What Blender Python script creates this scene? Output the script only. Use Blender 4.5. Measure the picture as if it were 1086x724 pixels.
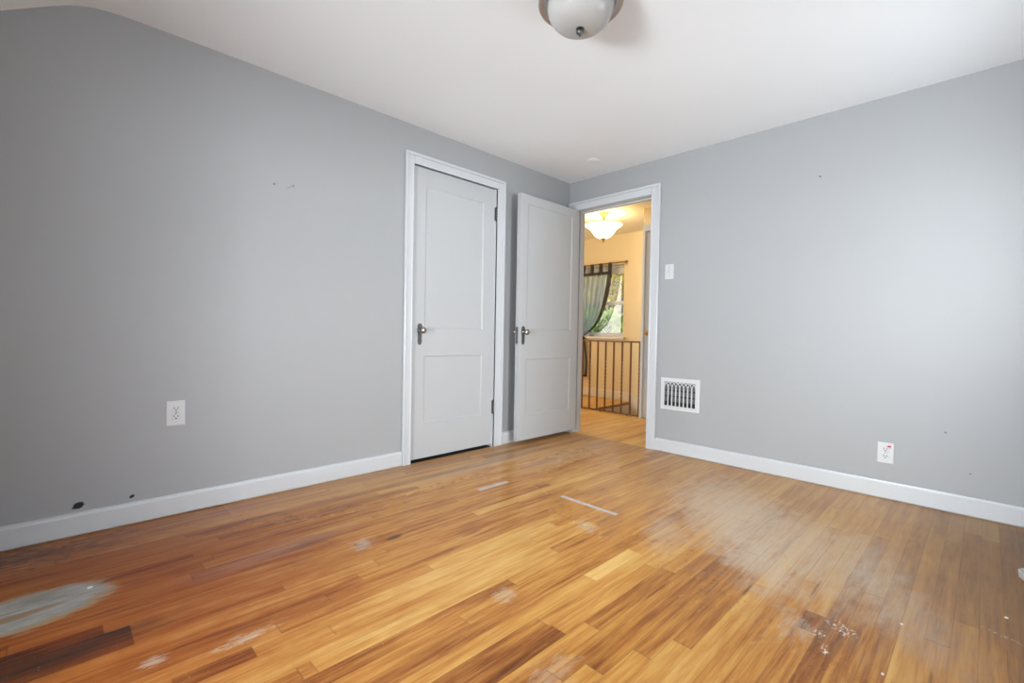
import bpy, bmesh, math, random
from mathutils import Vector, Matrix

for o in list(bpy.data.objects):
    bpy.data.objects.remove(o)
SC = bpy.context.scene
COL = SC.collection
rnd = random.Random(7)

# ---------------------------------------------------------------- camera, world, light
F_PX, YAW, PITCH, ROLL = 492.365, 0.796686, -0.0203092, 0.0178359
CAM = Vector((-3.39478, -2.74214, 0.91583))
fw = Vector((math.cos(YAW)*math.cos(PITCH), math.sin(YAW)*math.cos(PITCH), math.sin(PITCH)))
r0 = Vector((math.sin(YAW), -math.cos(YAW), 0)); u0 = r0.cross(fw)
rt = math.cos(ROLL)*r0 + math.sin(ROLL)*u0
up = -math.sin(ROLL)*r0 + math.cos(ROLL)*u0
cd = bpy.data.cameras.new('camera'); cam = bpy.data.objects.new('camera', cd); COL.objects.link(cam)
cd.sensor_width = 36; cd.lens = F_PX/1086*36; cd.clip_start = 0.02
cam.matrix_world = Matrix(((rt.x, up.x, -fw.x, CAM.x), (rt.y, up.y, -fw.y, CAM.y),
                           (rt.z, up.z, -fw.z, CAM.z), (0, 0, 0, 1)))
SC.camera = cam

w = bpy.data.worlds.new('overcast_sky'); SC.world = w; w.use_nodes = True
w.node_tree.nodes['Background'].inputs[0].default_value = (0.86, 0.93, 1.0, 1)
w.node_tree.nodes['Background'].inputs[1].default_value = 1.9

def area(name, loc, rot, sx, sy, power, col=(1, 1, 1)):
    l = bpy.data.lights.new(name, 'AREA'); l.shape = 'RECTANGLE'; l.size = sx; l.size_y = sy
    l.energy = power; l.color = col
    o = bpy.data.objects.new(name, l); COL.objects.link(o); o.location = loc; o.rotation_euler = rot
    return o
PI = math.pi
DAY = (0.90, 0.955, 1.0)
BACK_Y, END_X = -3.05, -4.4
# daylight through the three bedroom windows behind the camera
area('window_and_fill_light', (-1.75, BACK_Y-2.0, 1.00), (PI/2+0.15, 0, 0), 0.65, 0.65, 90.0, DAY)
area('window_and_fill_light', (-0.75, BACK_Y-0.05, 1.30), (PI/2+0.0, 0, 0), 0.75, 0.9, 8.0, DAY)
area('window_and_fill_light', (END_X-1.24, -1.85, 0.98), (0, -PI/2-0.35, 0), 0.9, 1.05, 196.0, DAY)
# added fill light at the far left end of the hall, no window there
area('window_and_fill_light', (0.65, 2.06, 1.40), (-PI/2, 0, 0), 0.7, 1.2, 16, (1.0, 0.97, 0.92))

SC.view_settings.view_transform = 'Standard'
SC.view_settings.look = 'None'
SC.view_settings.exposure = 0.39
SC.view_settings.gamma = 1.0
SC.view_settings.use_curve_mapping = False

# ---------------------------------------------------------------- node helper
class NT:
    def __init__(s, name):
        s.m = bpy.data.materials.new(name); s.m.use_nodes = True
        s.t = s.m.node_tree; s.n = s.t.nodes; s.l = s.t.links
        s.b = s.n['Principled BSDF']; s.out = s.n['Material Output']
        s._pos = None
    def node(s, typ, **kw):
        x = s.n.new(typ)
        for k, v in kw.items(): setattr(x, k, v)
        return x
    def put(s, sock, v):
        if isinstance(v, bpy.types.NodeSocket): s.l.new(v, sock)
        elif v is not None:
            if isinstance(v, tuple) and len(v) == 3 and sock.type == 'RGBA': v = (*v, 1)
            sock.default_value = v
    def math(s, op, a, b=None, c=None, clamp=False):
        x = s.node('ShaderNodeMath', operation=op, use_clamp=clamp)
        s.put(x.inputs[0], a)
        if b is not None: s.put(x.inputs[1], b)
        if c is not None: s.put(x.inputs[2], c)
        return x.outputs[0]
    def pos(s):
        if s._pos is None:
            g = s.node('ShaderNodeTexCoord'); sp = s.node('ShaderNodeSeparateXYZ')
            s.l.new(g.outputs['Object'], sp.inputs[0])
            s._pos = (sp.outputs[0], sp.outputs[1], sp.outputs[2], g.outputs['Object'])
        return s._pos
    def vec(s, x, y, z=0.0):
        c = s.node('ShaderNodeCombineXYZ')
        for i, v in enumerate((x, y, z)): s.put(c.inputs[i], v)
        return c.outputs[0]
    def noise(s, v, scale=1.0, detail=4.0, rough=0.55, dist=0.0):
        x = s.node('ShaderNodeTexNoise'); s.put(x.inputs['Vector'], v)
        x.inputs['Scale'].default_value = scale; x.inputs['Detail'].default_value = detail
        x.inputs['Roughness'].default_value = rough; x.inputs['Distortion'].default_value = dist
        return x.outputs[0]
    def attr(s, name):
        return s.node('ShaderNodeAttribute', attribute_name=name).outputs['Fac']
    def ramp(s, f, stops):
        x = s.node('ShaderNodeValToRGB'); e = x.color_ramp.elements
        while len(e) < len(stops): e.new(0.5)
        for i, (p, c) in enumerate(stops): e[i].position = p; e[i].color = (*c, 1)
        s.put(x.inputs[0], f); return x.outputs[0]
    def mix(s, f, a, b, mode='MIX'):
        x = s.node('ShaderNodeMix', data_type='RGBA', blend_type=mode)
        s.put(x.inputs[0], f); s.put(x.inputs[6], a); s.put(x.inputs[7], b)
        return x.outputs[2]
    def smooth(s, v, a, b, lo=0.0, hi=1.0):
        x = s.node('ShaderNodeMapRange', interpolation_type='SMOOTHSTEP')
        s.put(x.inputs[0], v)
        for i, q in zip((1, 2, 3, 4), (a, b, lo, hi)): s.put(x.inputs[i], q)
        return x.outputs[0]
    def ell(s, x, y, cx, cy, rx, ry, rot=0.0, nz=None, amp=0.0, soft=0.25):
        """soft-edged ellipse of a stain: 1 inside, 0 outside"""
        c, sn = math.cos(rot), math.sin(rot)
        dx = s.math('SUBTRACT', x, cx); dy = s.math('SUBTRACT', y, cy)
        a = s.math('ADD', s.math('MULTIPLY', dx, c/rx), s.math('MULTIPLY', dy, sn/rx))
        b = s.math('ADD', s.math('MULTIPLY', dx, -sn/ry), s.math('MULTIPLY', dy, c/ry))
        d = s.math('SQRT', s.math('ADD', s.math('MULTIPLY', a, a), s.math('MULTIPLY', b, b)))
        if nz is not None: d = s.math('ADD', d, s.math('MULTIPLY', s.math('SUBTRACT', nz, 0.5), amp))
        return s.smooth(d, 1+soft, 1-soft)
    def bump(s, h, strength=0.2, dist=0.002):
        x = s.node('ShaderNodeBump'); x.inputs['Strength'].default_value = strength
        x.inputs['Distance'].default_value = dist; s.put(x.inputs['Height'], h)
        s.l.new(x.outputs[0], s.b.inputs['Normal'])
    def set(s, col=None, rough=None, metal=None, **kw):
        if col is not None: s.put(s.b.inputs['Base Color'], col)
        if rough is not None: s.put(s.b.inputs['Roughness'], rough)
        if metal is not None: s.put(s.b.inputs['Metallic'], metal)
        for k, v in kw.items(): s.put(s.b.inputs[k.replace('_', ' ')], v)
        return s.m

def simple(name, col, rough=0.5, metal=0.0, var=0.04, scale=6.0, bump=0.0):
    t = NT(name); p = t.pos()[3]
    n = t.noise(p, scale, 4)
    dark = tuple(c*(1-var) for c in col); lite = tuple(min(1, c*(1+var)) for c in col)
    c = t.mix(n, dark, lite)
    if bump: t.bump(t.noise(p, scale*25, 2), bump, 0.001)
    return t.set(c, rough, metal)

def wall_paint(name, col, rough=0.55, marks=(), plane='xz'):
    t = NT(name); x, y, z, p = t.pos()
    u = x if plane == 'xz' else y
    n = t.noise(p, 1.3, 5)
    c = t.mix(n, tuple(q*0.965 for q in col), tuple(min(1, q*1.035) for q in col))
    nz = t.noise(p, 60, 2)
    for (cu, cz, ru, rz, mc, f) in marks:
        m = t.ell(u, z, cu, cz, ru, rz, 0.5, nz, 0.9, 0.2)
        c = t.mix(t.math('MULTIPLY', m, f), c, mc)
    t.bump(t.noise(p, 180, 3), 0.10, 0.0012)
    return t.set(c, rough)

BLK = (0.004, 0.004, 0.004)
M = {}
M['wall_left'] = wall_paint('grey_wall_paint', (0.355, 0.363, 0.370), 0.5, [
    (-3.334, 0.128, 0.020, 0.013, BLK, 1), (-3.152, 0.126, 0.010, 0.007, BLK, 1),
    (-2.55, 1.701, 0.006, 0.006, (0.12, 0.11, 0.11), .8), (-2.451, 1.713, 0.005, 0.007, (0.12, 0.11, 0.11), .7),
    (-2.47, 1.70, 0.02, 0.004, (0.2, 0.19, 0.19), .4)])
M['wall_right'] = wall_paint('grey_wall_paint_right', (0.355, 0.365, 0.374), 0.5, [
    (-1.989, 1.918, 0.006, 0.006, (0.08, 0.08, 0.08), .9), (-2.60, 0.42, 0.005, 0.005, (0.1, 0.1, 0.1), .8),
    (-2.70, 0.22, 0.004, 0.004, (0.1, 0.1, 0.1), .8)], 'yz')
M['ceiling'] = wall_paint('white_ceiling_paint', (0.855, 0.885, 0.91), 0.75)
M['yellow'] = wall_paint('mustard_wall_paint', (0.78, 0.64, 0.38), 0.55, plane='yz')
M['hall_ceiling'] = wall_paint('cream_ceiling_paint', (0.84, 0.74, 0.54), 0.7)
M['trim'] = simple('white_gloss_trim_paint', (0.57, 0.59, 0.61), 0.3, 0, 0.03, 5, 0.03)
M['door'] = simple('white_door_paint', (0.475, 0.487, 0.497), 0.32, 0, 0.025, 3, 0.04)
M['plate'] = simple('white_plastic', (0.60, 0.61, 0.615), 0.3)
M['dark'] = simple('dark_void', (0.012, 0.012, 0.013), 0.8)
M['slot'] = simple('dark_slot', (0.03, 0.03, 0.03), 0.6)
M['pewter'] = simple('aged_pewter', (0.14, 0.14, 0.135), 0.35, 0.85, 0.35, 60)
M['knob'] = simple('polished_nickel', (0.36, 0.355, 0.34), 0.26, 0.9, 0.1, 30)
M['nickel'] = simple('brushed_nickel', (0.52, 0.51, 0.50), 0.3, 0.8, 0.08, 20)
M['brass'] = simple('antique_brass', (0.55, 0.36, 0.13), 0.3, 0.85, 0.12, 25)
M['iron'] = simple('brown_painted_iron', (0.19, 0.085, 0.040), 0.4, 0.35, 0.25, 30)
M['vent_white'] = simple('white_enamel', (0.62, 0.63, 0.635), 0.35)
M['red'] = simple('red_sticker', (0.30, 0.012, 0.03), 0.5)
M['pink'] = simple('pink_sticker', (0.75, 0.42, 0.45), 0.5)
M['tape'] = simple('pale_tape', (0.56, 0.48, 0.43), 0.5, 0, 0.12, 30)
M['chip'] = simple('white_paint_chip', (0.8, 0.78, 0.74), 0.6)
M['frosted'] = NT('frosted_glass_shade').set((0.52, 0.52, 0.51), 0.22)
M['frosted'].node_tree.nodes['Principled BSDF'].inputs['Transmission Weight'].default_value = 0.15
M['nosing'] = simple('stair_wood', (0.33, 0.15, 0.05), 0.35, 0, 0.2, 20)
M['cream_trim'] = simple('cream_trim_paint', (0.78, 0.70, 0.55), 0.4)

def glow(name, col, strength, base=(0.9, 0.88, 0.82)):
    t = NT(name); t.set(base, 0.3)
    t.b.inputs['Emission Color'].default_value = (*col, 1)
    t.b.inputs['Emission Strength'].default_value = strength
    return t.m
M['lit_glass'] = glow('lit_alabaster_glass', (1.0, 0.90, 0.70), 0.45)
def _bowl(m):
    t = m.node_tree; b = t.nodes['Principled BSDF']; o = t.nodes['Material Output']
    tl = t.nodes.new('ShaderNodeBsdfTranslucent'); tl.inputs[0].default_value = (0.95, 0.90, 0.80, 1)
    mx = t.nodes.new('ShaderNodeMixShader'); mx.inputs[0].default_value = 0.6
    t.links.new(b.outputs[0], mx.inputs[1]); t.links.new(tl.outputs[0], mx.inputs[2]); t.links.new(mx.outputs[0], o.inputs[0])
_bowl(M['lit_glass'])

def pane_mat():
    t = NT('window_glass')
    tr = t.node('ShaderNodeBsdfTransparent'); gl = t.node('ShaderNodeBsdfGlossy')
    gl.inputs['Roughness'].default_value = 0.02
    mx = t.node('ShaderNodeMixShader'); mx.inputs[0].default_value = 0.05
    t.l.new(tr.outputs[0], mx.inputs[1]); t.l.new(gl.outputs[0], mx.inputs[2])
    t.l.new(mx.outputs[0], t.out.inputs[0]); return t.m
M['pane'] = pane_mat()

def sheer(name, col, opac, trans=0.0):
    t = NT(name)
    tr = t.node('ShaderNodeBsdfTransparent'); mx = t.node('ShaderNodeMixShader'); tl = t.node('ShaderNodeBsdfTranslucent'); m2 = t.node('ShaderNodeMixShader')
    x, y, z, p = t.pos()
    n = t.noise(t.vec(t.math('MULTIPLY', y, 40), t.math('MULTIPLY', z, 4)), 1, 3)
    c = t.mix(n, tuple(c*.7 for c in col), tuple(c*1.3 for c in col)); t.set(c, 0.8); t.put(tl.inputs[0], c)
    m2.inputs[0].default_value = trans; t.l.new(t.b.outputs[0], m2.inputs[1]); t.l.new(tl.outputs[0], m2.inputs[2])
    mx.inputs[0].default_value = opac
    t.l.new(tr.outputs[0], mx.inputs[1]); t.l.new(m2.outputs[0], mx.inputs[2])
    t.l.new(mx.outputs[0], t.out.inputs[0]); return t.m
M['sheer'] = sheer('sheer_slate_voile', (0.40, 0.44, 0.48), 0.62, 0.40)
M['hem'] = sheer('dark_brown_voile_hem', (0.035, 0.02, 0.014), 0.90)

# --- oak strip floor
BW = 0.0585
def floor_mat(hall=False):
    t = NT('worn_oak_strip_floor' + ('_hall' if hall else ''))
    x, y, z, p = t.pos()
    tone, off = t.attr('tone'), t.attr('off')
    x0, x1, yy0 = t.attr('x0'), t.attr('x1'), t.attr('y0')
    o10 = t.math('MULTIPLY', off, 37.0)
    gv = t.vec(t.math('ADD', t.math('MULTIPLY', x, 2.2), o10), t.math('MULTIPLY', y, 42.0), o10)
    grain = t.noise(gv, 1, 6, 0.6)
    fv = t.vec(t.math('ADD', t.math('MULTIPLY', x, 9.0), o10), t.math('MULTIPLY', y, 230.0), o10)
    fine = t.noise(fv, 1, 3, 0.6)
    cv = t.vec(t.math('ADD', t.math('MULTIPLY', x, 1.6), o10), t.math('MULTIPLY', y, 13.0), o10)
    warp = t.noise(cv, 1, 3, 0.5)
    ring = t.math('SINE', t.math('ADD', t.math('MULTIPLY', y, 120.0), t.math('MULTIPLY', warp, 34.0)))
    big = t.noise(t.vec(t.math('MULTIPLY', x, 1.1), t.math('MULTIPLY', y, 2.4)), 1, 4)
    mid = t.noise(t.vec(t.math('MULTIPLY', x, 3.2), t.math('MULTIPLY', y, 17.0), 3.0), 1, 5, 0.65)
    f = t.math('ADD', tone, t.math('MULTIPLY', t.math('SUBTRACT', grain, 0.5), 0.95))
    f = t.math('ADD', f, t.math('MULTIPLY', t.math('SUBTRACT', fine, 0.5), 0.36))
    f = t.math('ADD', f, t.math('MULTIPLY', ring, 0.04))
    f = t.math('ADD', f, t.math('MULTIPLY', t.math('SUBTRACT', big, 0.5), 0.50))
    f = t.math('ADD', f, t.math('MULTIPLY', t.math('SUBTRACT', mid, 0.5), 0.52))
    if hall: f = t.math('ADD', f, 0.30)
    col = t.ramp(f, [(0.0, (0.09, 0.026, 0.007)), (0.25, (0.30, 0.098, 0.019)), (0.5, (0.55, 0.235, 0.048)),
                     (0.72, (0.68, 0.36, 0.090)), (1.0, (0.80, 0.50, 0.165))])
    nz = t.noise(t.vec(t.math('MULTIPLY', x, 9.0), t.math('MULTIPLY', y, 16.0)), 1, 5, 0.65)
    nzs = t.noise(t.vec(t.math('MULTIPLY', x, 8.0), t.math('MULTIPLY', y, 75.0)), 1, 5, 0.7)
    n2 = t.smooth(t.noise(t.vec(t.math('MULTIPLY', x, 22.0), t.math('MULTIPLY', y, 60.0), 2.0), 1, 5, 0.7), 0.33, 0.67)
    rough = 0.42
    if not hall:
        # old dark finish in the left corner
        red = t.ell(x, y, -3.50, -0.62, 1.05, 0.78, -0.22, nz, 0.8, 0.6)
        col = t.mix(t.math('MULTIPLY', red, 0.95), col, t.mix(1.0, col, (0.60, 0.33, 0.19), 'MULTIPLY'))
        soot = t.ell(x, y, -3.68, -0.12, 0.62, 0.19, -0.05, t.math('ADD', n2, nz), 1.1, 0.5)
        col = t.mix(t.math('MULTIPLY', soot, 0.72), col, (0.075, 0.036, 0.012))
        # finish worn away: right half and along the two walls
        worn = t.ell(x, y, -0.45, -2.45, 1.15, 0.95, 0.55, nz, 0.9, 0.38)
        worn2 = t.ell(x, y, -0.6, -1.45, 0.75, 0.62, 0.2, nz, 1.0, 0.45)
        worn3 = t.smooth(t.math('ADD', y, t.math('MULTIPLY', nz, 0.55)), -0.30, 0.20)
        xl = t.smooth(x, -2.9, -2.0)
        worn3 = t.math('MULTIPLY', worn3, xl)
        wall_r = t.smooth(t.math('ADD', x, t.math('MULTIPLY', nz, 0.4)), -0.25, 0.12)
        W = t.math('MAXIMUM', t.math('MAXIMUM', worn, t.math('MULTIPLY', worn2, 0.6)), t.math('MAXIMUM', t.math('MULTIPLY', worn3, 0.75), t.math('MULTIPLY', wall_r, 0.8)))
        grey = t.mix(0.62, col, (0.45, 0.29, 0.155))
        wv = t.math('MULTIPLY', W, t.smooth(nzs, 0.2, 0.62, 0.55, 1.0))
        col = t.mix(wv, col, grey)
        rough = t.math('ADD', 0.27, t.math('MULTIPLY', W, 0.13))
        # pale dusty bare patches; the large ones at right also paint in reflected window haze: cx, cy, rx, ry, rot, strength, colour
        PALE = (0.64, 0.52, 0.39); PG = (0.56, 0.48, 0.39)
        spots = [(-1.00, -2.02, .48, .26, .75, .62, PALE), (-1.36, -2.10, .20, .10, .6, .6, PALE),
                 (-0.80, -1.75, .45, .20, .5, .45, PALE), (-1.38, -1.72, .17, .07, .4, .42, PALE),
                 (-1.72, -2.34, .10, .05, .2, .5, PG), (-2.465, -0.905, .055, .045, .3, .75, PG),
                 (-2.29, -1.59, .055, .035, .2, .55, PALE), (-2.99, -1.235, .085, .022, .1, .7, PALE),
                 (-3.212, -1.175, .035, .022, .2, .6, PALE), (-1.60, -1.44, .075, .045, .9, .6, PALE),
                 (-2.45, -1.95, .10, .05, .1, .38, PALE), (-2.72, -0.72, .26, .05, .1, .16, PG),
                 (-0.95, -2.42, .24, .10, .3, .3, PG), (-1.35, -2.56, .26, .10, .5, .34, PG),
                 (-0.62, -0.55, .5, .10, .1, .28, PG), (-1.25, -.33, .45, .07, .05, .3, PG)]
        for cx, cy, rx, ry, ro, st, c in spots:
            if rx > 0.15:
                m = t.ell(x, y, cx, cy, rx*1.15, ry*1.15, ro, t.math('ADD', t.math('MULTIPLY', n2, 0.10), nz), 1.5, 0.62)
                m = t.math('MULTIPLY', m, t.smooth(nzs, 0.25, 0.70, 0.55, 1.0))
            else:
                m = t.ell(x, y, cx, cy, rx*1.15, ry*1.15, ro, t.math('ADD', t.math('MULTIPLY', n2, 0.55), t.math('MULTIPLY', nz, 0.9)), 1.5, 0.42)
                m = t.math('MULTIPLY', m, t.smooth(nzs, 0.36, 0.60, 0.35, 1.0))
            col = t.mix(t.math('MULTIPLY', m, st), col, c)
        # white scuffs
        for cx, cy, rx, ry, ro in [(-1.63, -2.445, .05, .03, .9), (-1.71, -2.40, .02, .02, .4), (-1.78, -2.43, .03, .012, .5),
                                   (-1.30, -2.80, .045, .008, 1.2)]:
            m = t.ell(x, y, cx, cy, rx, ry, ro, nzs, 2.6, 0.25)
            m = t.math('MULTIPLY', m, t.smooth(t.noise(p, 95, 3, .6), 0.52, 0.60))
            col = t.mix(t.math('MULTIPLY', m, 0.85), col, (0.80, 0.74, 0.68))
        # dark knots and burns
        for cx, cy, rx, ry, ro, st in [(-2.335, -0.937, .030, .026, .1, .8), (-2.05, -1.13, .05, .010, .05, .6), (-1.62, -2.16, .035, .008, .0, .6),
                                       (-1.70, -2.07, .06, .006, .0, .55), (-1.42, -2.33, .06, .008, .0, .45), (-1.72, -2.66, .05, .008, 0, .5),
                                       (-2.75, -0.865, .07, .012, .0, .4), (-3.32, -0.80, .06, .006, .0, .7), (-3.22, -.83, .07, .006, 0, .6)]:
            m = t.ell(x, y, cx, cy, rx*1.2, ry*0.6, ro, nzs, 2.2, 0.5)
            col = t.mix(t.math('MULTIPLY', m, st), col, (0.055, 0.026, 0.014))
        dk = t.ell(x, y, -3.62, -0.985, 0.42, 0.075, 0.02, nz, 0.8, 0.5)
        col = t.mix(t.math('MULTIPLY', dk, 0.72), col, (0.05, 0.02, 0.010))
        cr = t.ell(x, y, -0.35, -2.95, 1.25, 0.42, 0.1, nz, 0.7, 0.5)
        col = t.mix(t.math('MULTIPLY', cr, 0.62), col, t.mix(1.0, col, (0.52, 0.47, 0.44), 'MULTIPLY'))
        # grey water stain with a cream rim
        d1 = t.ell(x, y, -3.47, -0.632, 0.258, 0.160, 0.12, t.math('ADD', t.math('MULTIPLY', nz, .8), t.math('MULTIPLY', nzs, .7)), 0.7, 0.12)
        d2 = t.ell(x, y, -3.47, -0.626, 0.238, 0.138, 0.12, t.math('ADD', t.math('MULTIPLY', nz, .8), t.math('MULTIPLY', nzs, .7)), 0.7, 0.14)
        col = t.mix(t.math('MULTIPLY', d1, 0.85), col, (0.46, 0.29, 0.13))
        inner = t.mix(t.smooth(nzs, .3, .7), (0.27, 0.245, 0.205), (0.52, 0.50, 0.47))
        col = t.mix(t.math('MULTIPLY', d2, 0.95), col, inner)
        st = t.ell(x, y, -3.52, -0.655, 0.12, 0.018, 0.12, nzs, 1.2, 0.4)
        col = t.mix(t.math('MULTIPLY', st, 0.75), col, (0.34, 0.19, 0.08))
        # light dust specks
        sp = t.smooth(t.noise(p, 130, 2, .5), 0.735, 0.76)
        col = t.mix(t.math('MULTIPLY', sp, 0.5), col, (0.75, 0.65, 0.52))
    sk = t.noise(t.vec(t.math('ADD', t.math('MULTIPLY', x, 3.0), o10), t.math('MULTIPLY', y, 90.0), 7.0), 1, 3, 0.5)
    col = t.mix(t.math('MULTIPLY', t.smooth(sk, 0.66, 0.76), 0.45), col, (0.16, 0.062, 0.02))
    # seams between the boards and at their ends
    e = t.math('SUBTRACT', y, yy0)
    e = t.math('MINIMUM', e, t.math('SUBTRACT', BW, e))
    s1 = t.smooth(e, 0.0026, 0.0003)
    ee = t.math('MINIMUM', t.math('SUBTRACT', x, x0), t.math('SUBTRACT', x1, x))
    s2 = t.smooth(ee, 0.0035, 0.0005)
    seam = t.math('MAXIMUM', t.math('MULTIPLY', s1, t.smooth(mid, 0.35, 0.7, 0.05, 0.40)), t.math('MULTIPLY', s2, 0.32))
    col = t.mix(seam, col, (0.07, 0.028, 0.010))
    t.bump(t.math('SUBTRACT', t.math('ADD', t.math('MULTIPLY', grain, 0.25), t.math('MULTIPLY', big, 0.3)), seam), 0.25, 0.0012)
    return t.set(col, rough, Specular_IOR_Level=0.32)
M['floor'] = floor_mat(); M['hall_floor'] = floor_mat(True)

# ---------------------------------------------------------------- mesh helpers
class MB:
    def __init__(s): s.bm = bmesh.new()
    def box(s, a, b, bev=0.0, mi=0, seg=2):
        t = bmesh.new(); bmesh.ops.create_cube(t, size=1)
        for v in t.verts:
            v.co = Vector(((a[i]+b[i])/2 + v.co[i]*(b[i]-a[i]) for i in range(3)))
        if bev: bmesh.ops.bevel(t, geom=t.edges[:], offset=bev, segments=seg, affect='EDGES', profile=0.6)
        return s.add(t, mi)
    def add(s, t, mi=0, mat=None):
        if mat is not None: bmesh.ops.transform(t, matrix=mat, verts=t.verts)
        for f in t.faces: f.material_index = mi
        me = bpy.data.meshes.new('tmp'); t.to_mesh(me); t.free(); s.bm.from_mesh(me); bpy.data.meshes.remove(me)
        return s
    def cyl(s, a, b, r, r2=None, n=16, mi=0):
        a, b = Vector(a), Vector(b); t = bmesh.new(); d = b-a
        bmesh.ops.create_cone(t, cap_ends=True, segments=n, radius1=r, radius2=r if r2 is None else r2, depth=d.length)
        q = d.to_track_quat('Z', 'Y').to_matrix().to_4x4()
        return s.add(t, mi, Matrix.Translation((a+b)/2) @ q)
    def sph(s, c, r, sc=(1, 1, 1), n=16, mi=0):
        t = bmesh.new(); bmesh.ops.create_uvsphere(t, u_segments=n, v_segments=max(6, n*2//3), radius=r)
        return s.add(t, mi, Matrix.Translation(c) @ Matrix.Diagonal((*sc, 1)))
    def lathe(s, c, prof, axis='Z', n=40, mi=0, closed=False):
        """prof: list of (radius, height); axis Z, X or -X/-Y direction"""
        t = bmesh.new(); rings = []
        for r, h in prof:
            rings.append([t.verts.new((r*math.cos(2*PI*k/n), r*math.sin(2*PI*k/n), h)) for k in range(n)] if r > 1e-6 else [t.verts.new((0, 0, h))])
        for A, B in zip(rings, rings[1:]):
            for k in range(n):
                k2 = (k+1) % n
                if len(A) == 1 and len(B) == 1: continue
                if len(A) == 1: t.faces.new((A[0], B[k2], B[k]))
                elif len(B) == 1: t.faces.new((A[k], A[k2], B[0]))
                else: t.faces.new((A[k], A[k2], B[k2], B[k]))
        bmesh.ops.recalc_face_normals(t, faces=t.faces)
        R = {'Z': Matrix(), '-Y': Matrix.Rotation(PI/2, 4, 'X'), '-X': Matrix.Rotation(-PI/2, 4, 'Y')}[axis]
        return s.add(t, mi, Matrix.Translation(c) @ R)
    def tube(s, pts, r, n=8, mi=0):
        pts = [Vector(q) for q in pts]
        t = bmesh.new(); rings = []
        for i, q in enumerate(pts):
            d = (pts[min(i+1, len(pts)-1)] - pts[max(i-1, 0)]).normalized()
            m = d.to_track_quat('Z', 'Y').to_matrix()
            rings.append([t.verts.new(q + m @ Vector((r*math.cos(2*PI*k/n), r*math.sin(2*PI*k/n), 0))) for k in range(n)])
        for A, B in zip(rings, rings[1:]):
            for k in range(n): t.faces.new((A[k], A[(k+1) % n], B[(k+1) % n], B[k]))
        t.faces.new(rings[0][::-1]); t.faces.new(rings[-1])
        bmesh.ops.recalc_face_normals(t, faces=t.faces)
        return s.add(t, mi)
    def prism(s, poly, a, b, axis='y', mi=0):
        """polygon in the plane across `axis`, extruded from a to b"""
        t = bmesh.new()
        f = {'y': lambda u, v, k: (u, k, v), 'x': lambda u, v, k: (k, u, v), 'z': lambda u, v, k: (u, v, k)}[axis]
        A = [t.verts.new(f(u, v, a)) for u, v in poly]; B = [t.verts.new(f(u, v, b)) for u, v in poly]
        t.faces.new(A); t.faces.new(B[::-1]); n = len(poly)
        for i in range(n): t.faces.new((A[i], B[i], B[(i+1) % n], A[(i+1) % n]))
        bmesh.ops.recalc_face_normals(t, faces=t.faces)
        return s.add(t, mi)
    def build(s, name, mats, parent=None, smooth=False, loc=None):
        me = bpy.data.meshes.new(name)
        if loc is not None: bmesh.ops.translate(s.bm, verts=s.bm.verts, vec=-Vector(loc))
        s.bm.to_mesh(me); s.bm.free()
        for m in (mats if isinstance(mats, (list, tuple)) else [mats]): me.materials.append(m)
        o = bpy.data.objects.new(name, me); COL.objects.link(o)
        if smooth:
            for q in me.polygons: q.use_smooth = True
            if hasattr(me, 'set_sharp_from_angle'): me.set_sharp_from_angle(angle=math.radians(smooth if smooth is not True else 40))
        if parent is not None:
            o.parent = parent
            if loc is None: o.matrix_parent_inverse = parent.matrix_basis.inverted()
            else: o.location = Vector(loc) - parent.location
        elif loc is not None: o.location = loc
        return o

def tag(o, label, cat=None, group=None, kind=None):
    if label: o['label'] = label
    if cat: o['category'] = cat
    if group: o['group'] = group
    if kind: o['kind'] = kind
    return o
def thing(name, label, cat, loc=(0, 0, 0), group=None, kind=None):
    o = bpy.data.objects.new(name, None); COL.objects.link(o); o.location = loc; o.empty_display_size = 0.05
    return tag(o, label, cat, group, kind)
def struct(o, label, cat): return tag(o, label, cat, None, 'structure')

def wall_bm(axis, d0, d1, u0, u1, z0, z1, holes=(), back_mi=0):
    """wall slab between planes d0 (room side) and d1, with rectangular holes (ua, ub, za, zb)"""
    us = sorted({u0, u1, *[h[0] for h in holes], *[h[1] for h in holes]})
    zs = sorted({z0, z1, *[h[2] for h in holes], *[h[3] for h in holes]})
    us = [q for q in us if u0 <= q <= u1]; zs = [q for q in zs if z0 <= q <= z1]
    inhole = lambda u, z: any(h[0] < u < h[1] and h[2] < z < h[3] for h in holes)
    solid = lambda i, j: 0 <= i < len(us)-1 and 0 <= j < len(zs)-1 and not inhole((us[i]+us[i+1])/2, (zs[j]+zs[j+1])/2)
    bm = bmesh.new(); cache = {}
    def V(i, j, d):
        k = (i, j, d)
        if k not in cache:
            cache[k] = bm.verts.new((us[i], d, zs[j]) if axis == 'y' else (d, us[i], zs[j]))
        return cache[k]
    for i in range(len(us)-1):
        for j in range(len(zs)-1):
            if not solid(i, j): continue
            bm.faces.new((V(i, j, d0), V(i+1, j, d0), V(i+1, j+1, d0), V(i, j+1, d0)))
            f = bm.faces.new((V(i, j, d1), V(i, j+1, d1), V(i+1, j+1, d1), V(i+1, j, d1))); f.material_index = back_mi
            for (di, dj, a, b) in ((-1, 0, (i, j), (i, j+1)), (1, 0, (i+1, j), (i+1, j+1)), (0, -1, (i, j), (i+1, j)), (0, 1, (i, j+1), (i+1, j+1))):
                if not solid(i+di, j+dj):
                    bm.faces.new((V(*a, d0), V(*b, d0), V(*b, d1), V(*a, d1)))
    bmesh.ops.recalc_face_normals(bm, faces=bm.faces)
    m = MB(); m.bm.free(); m.bm = bm
    return m

# ---------------------------------------------------------------- the room shell
H = 2.30
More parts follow.
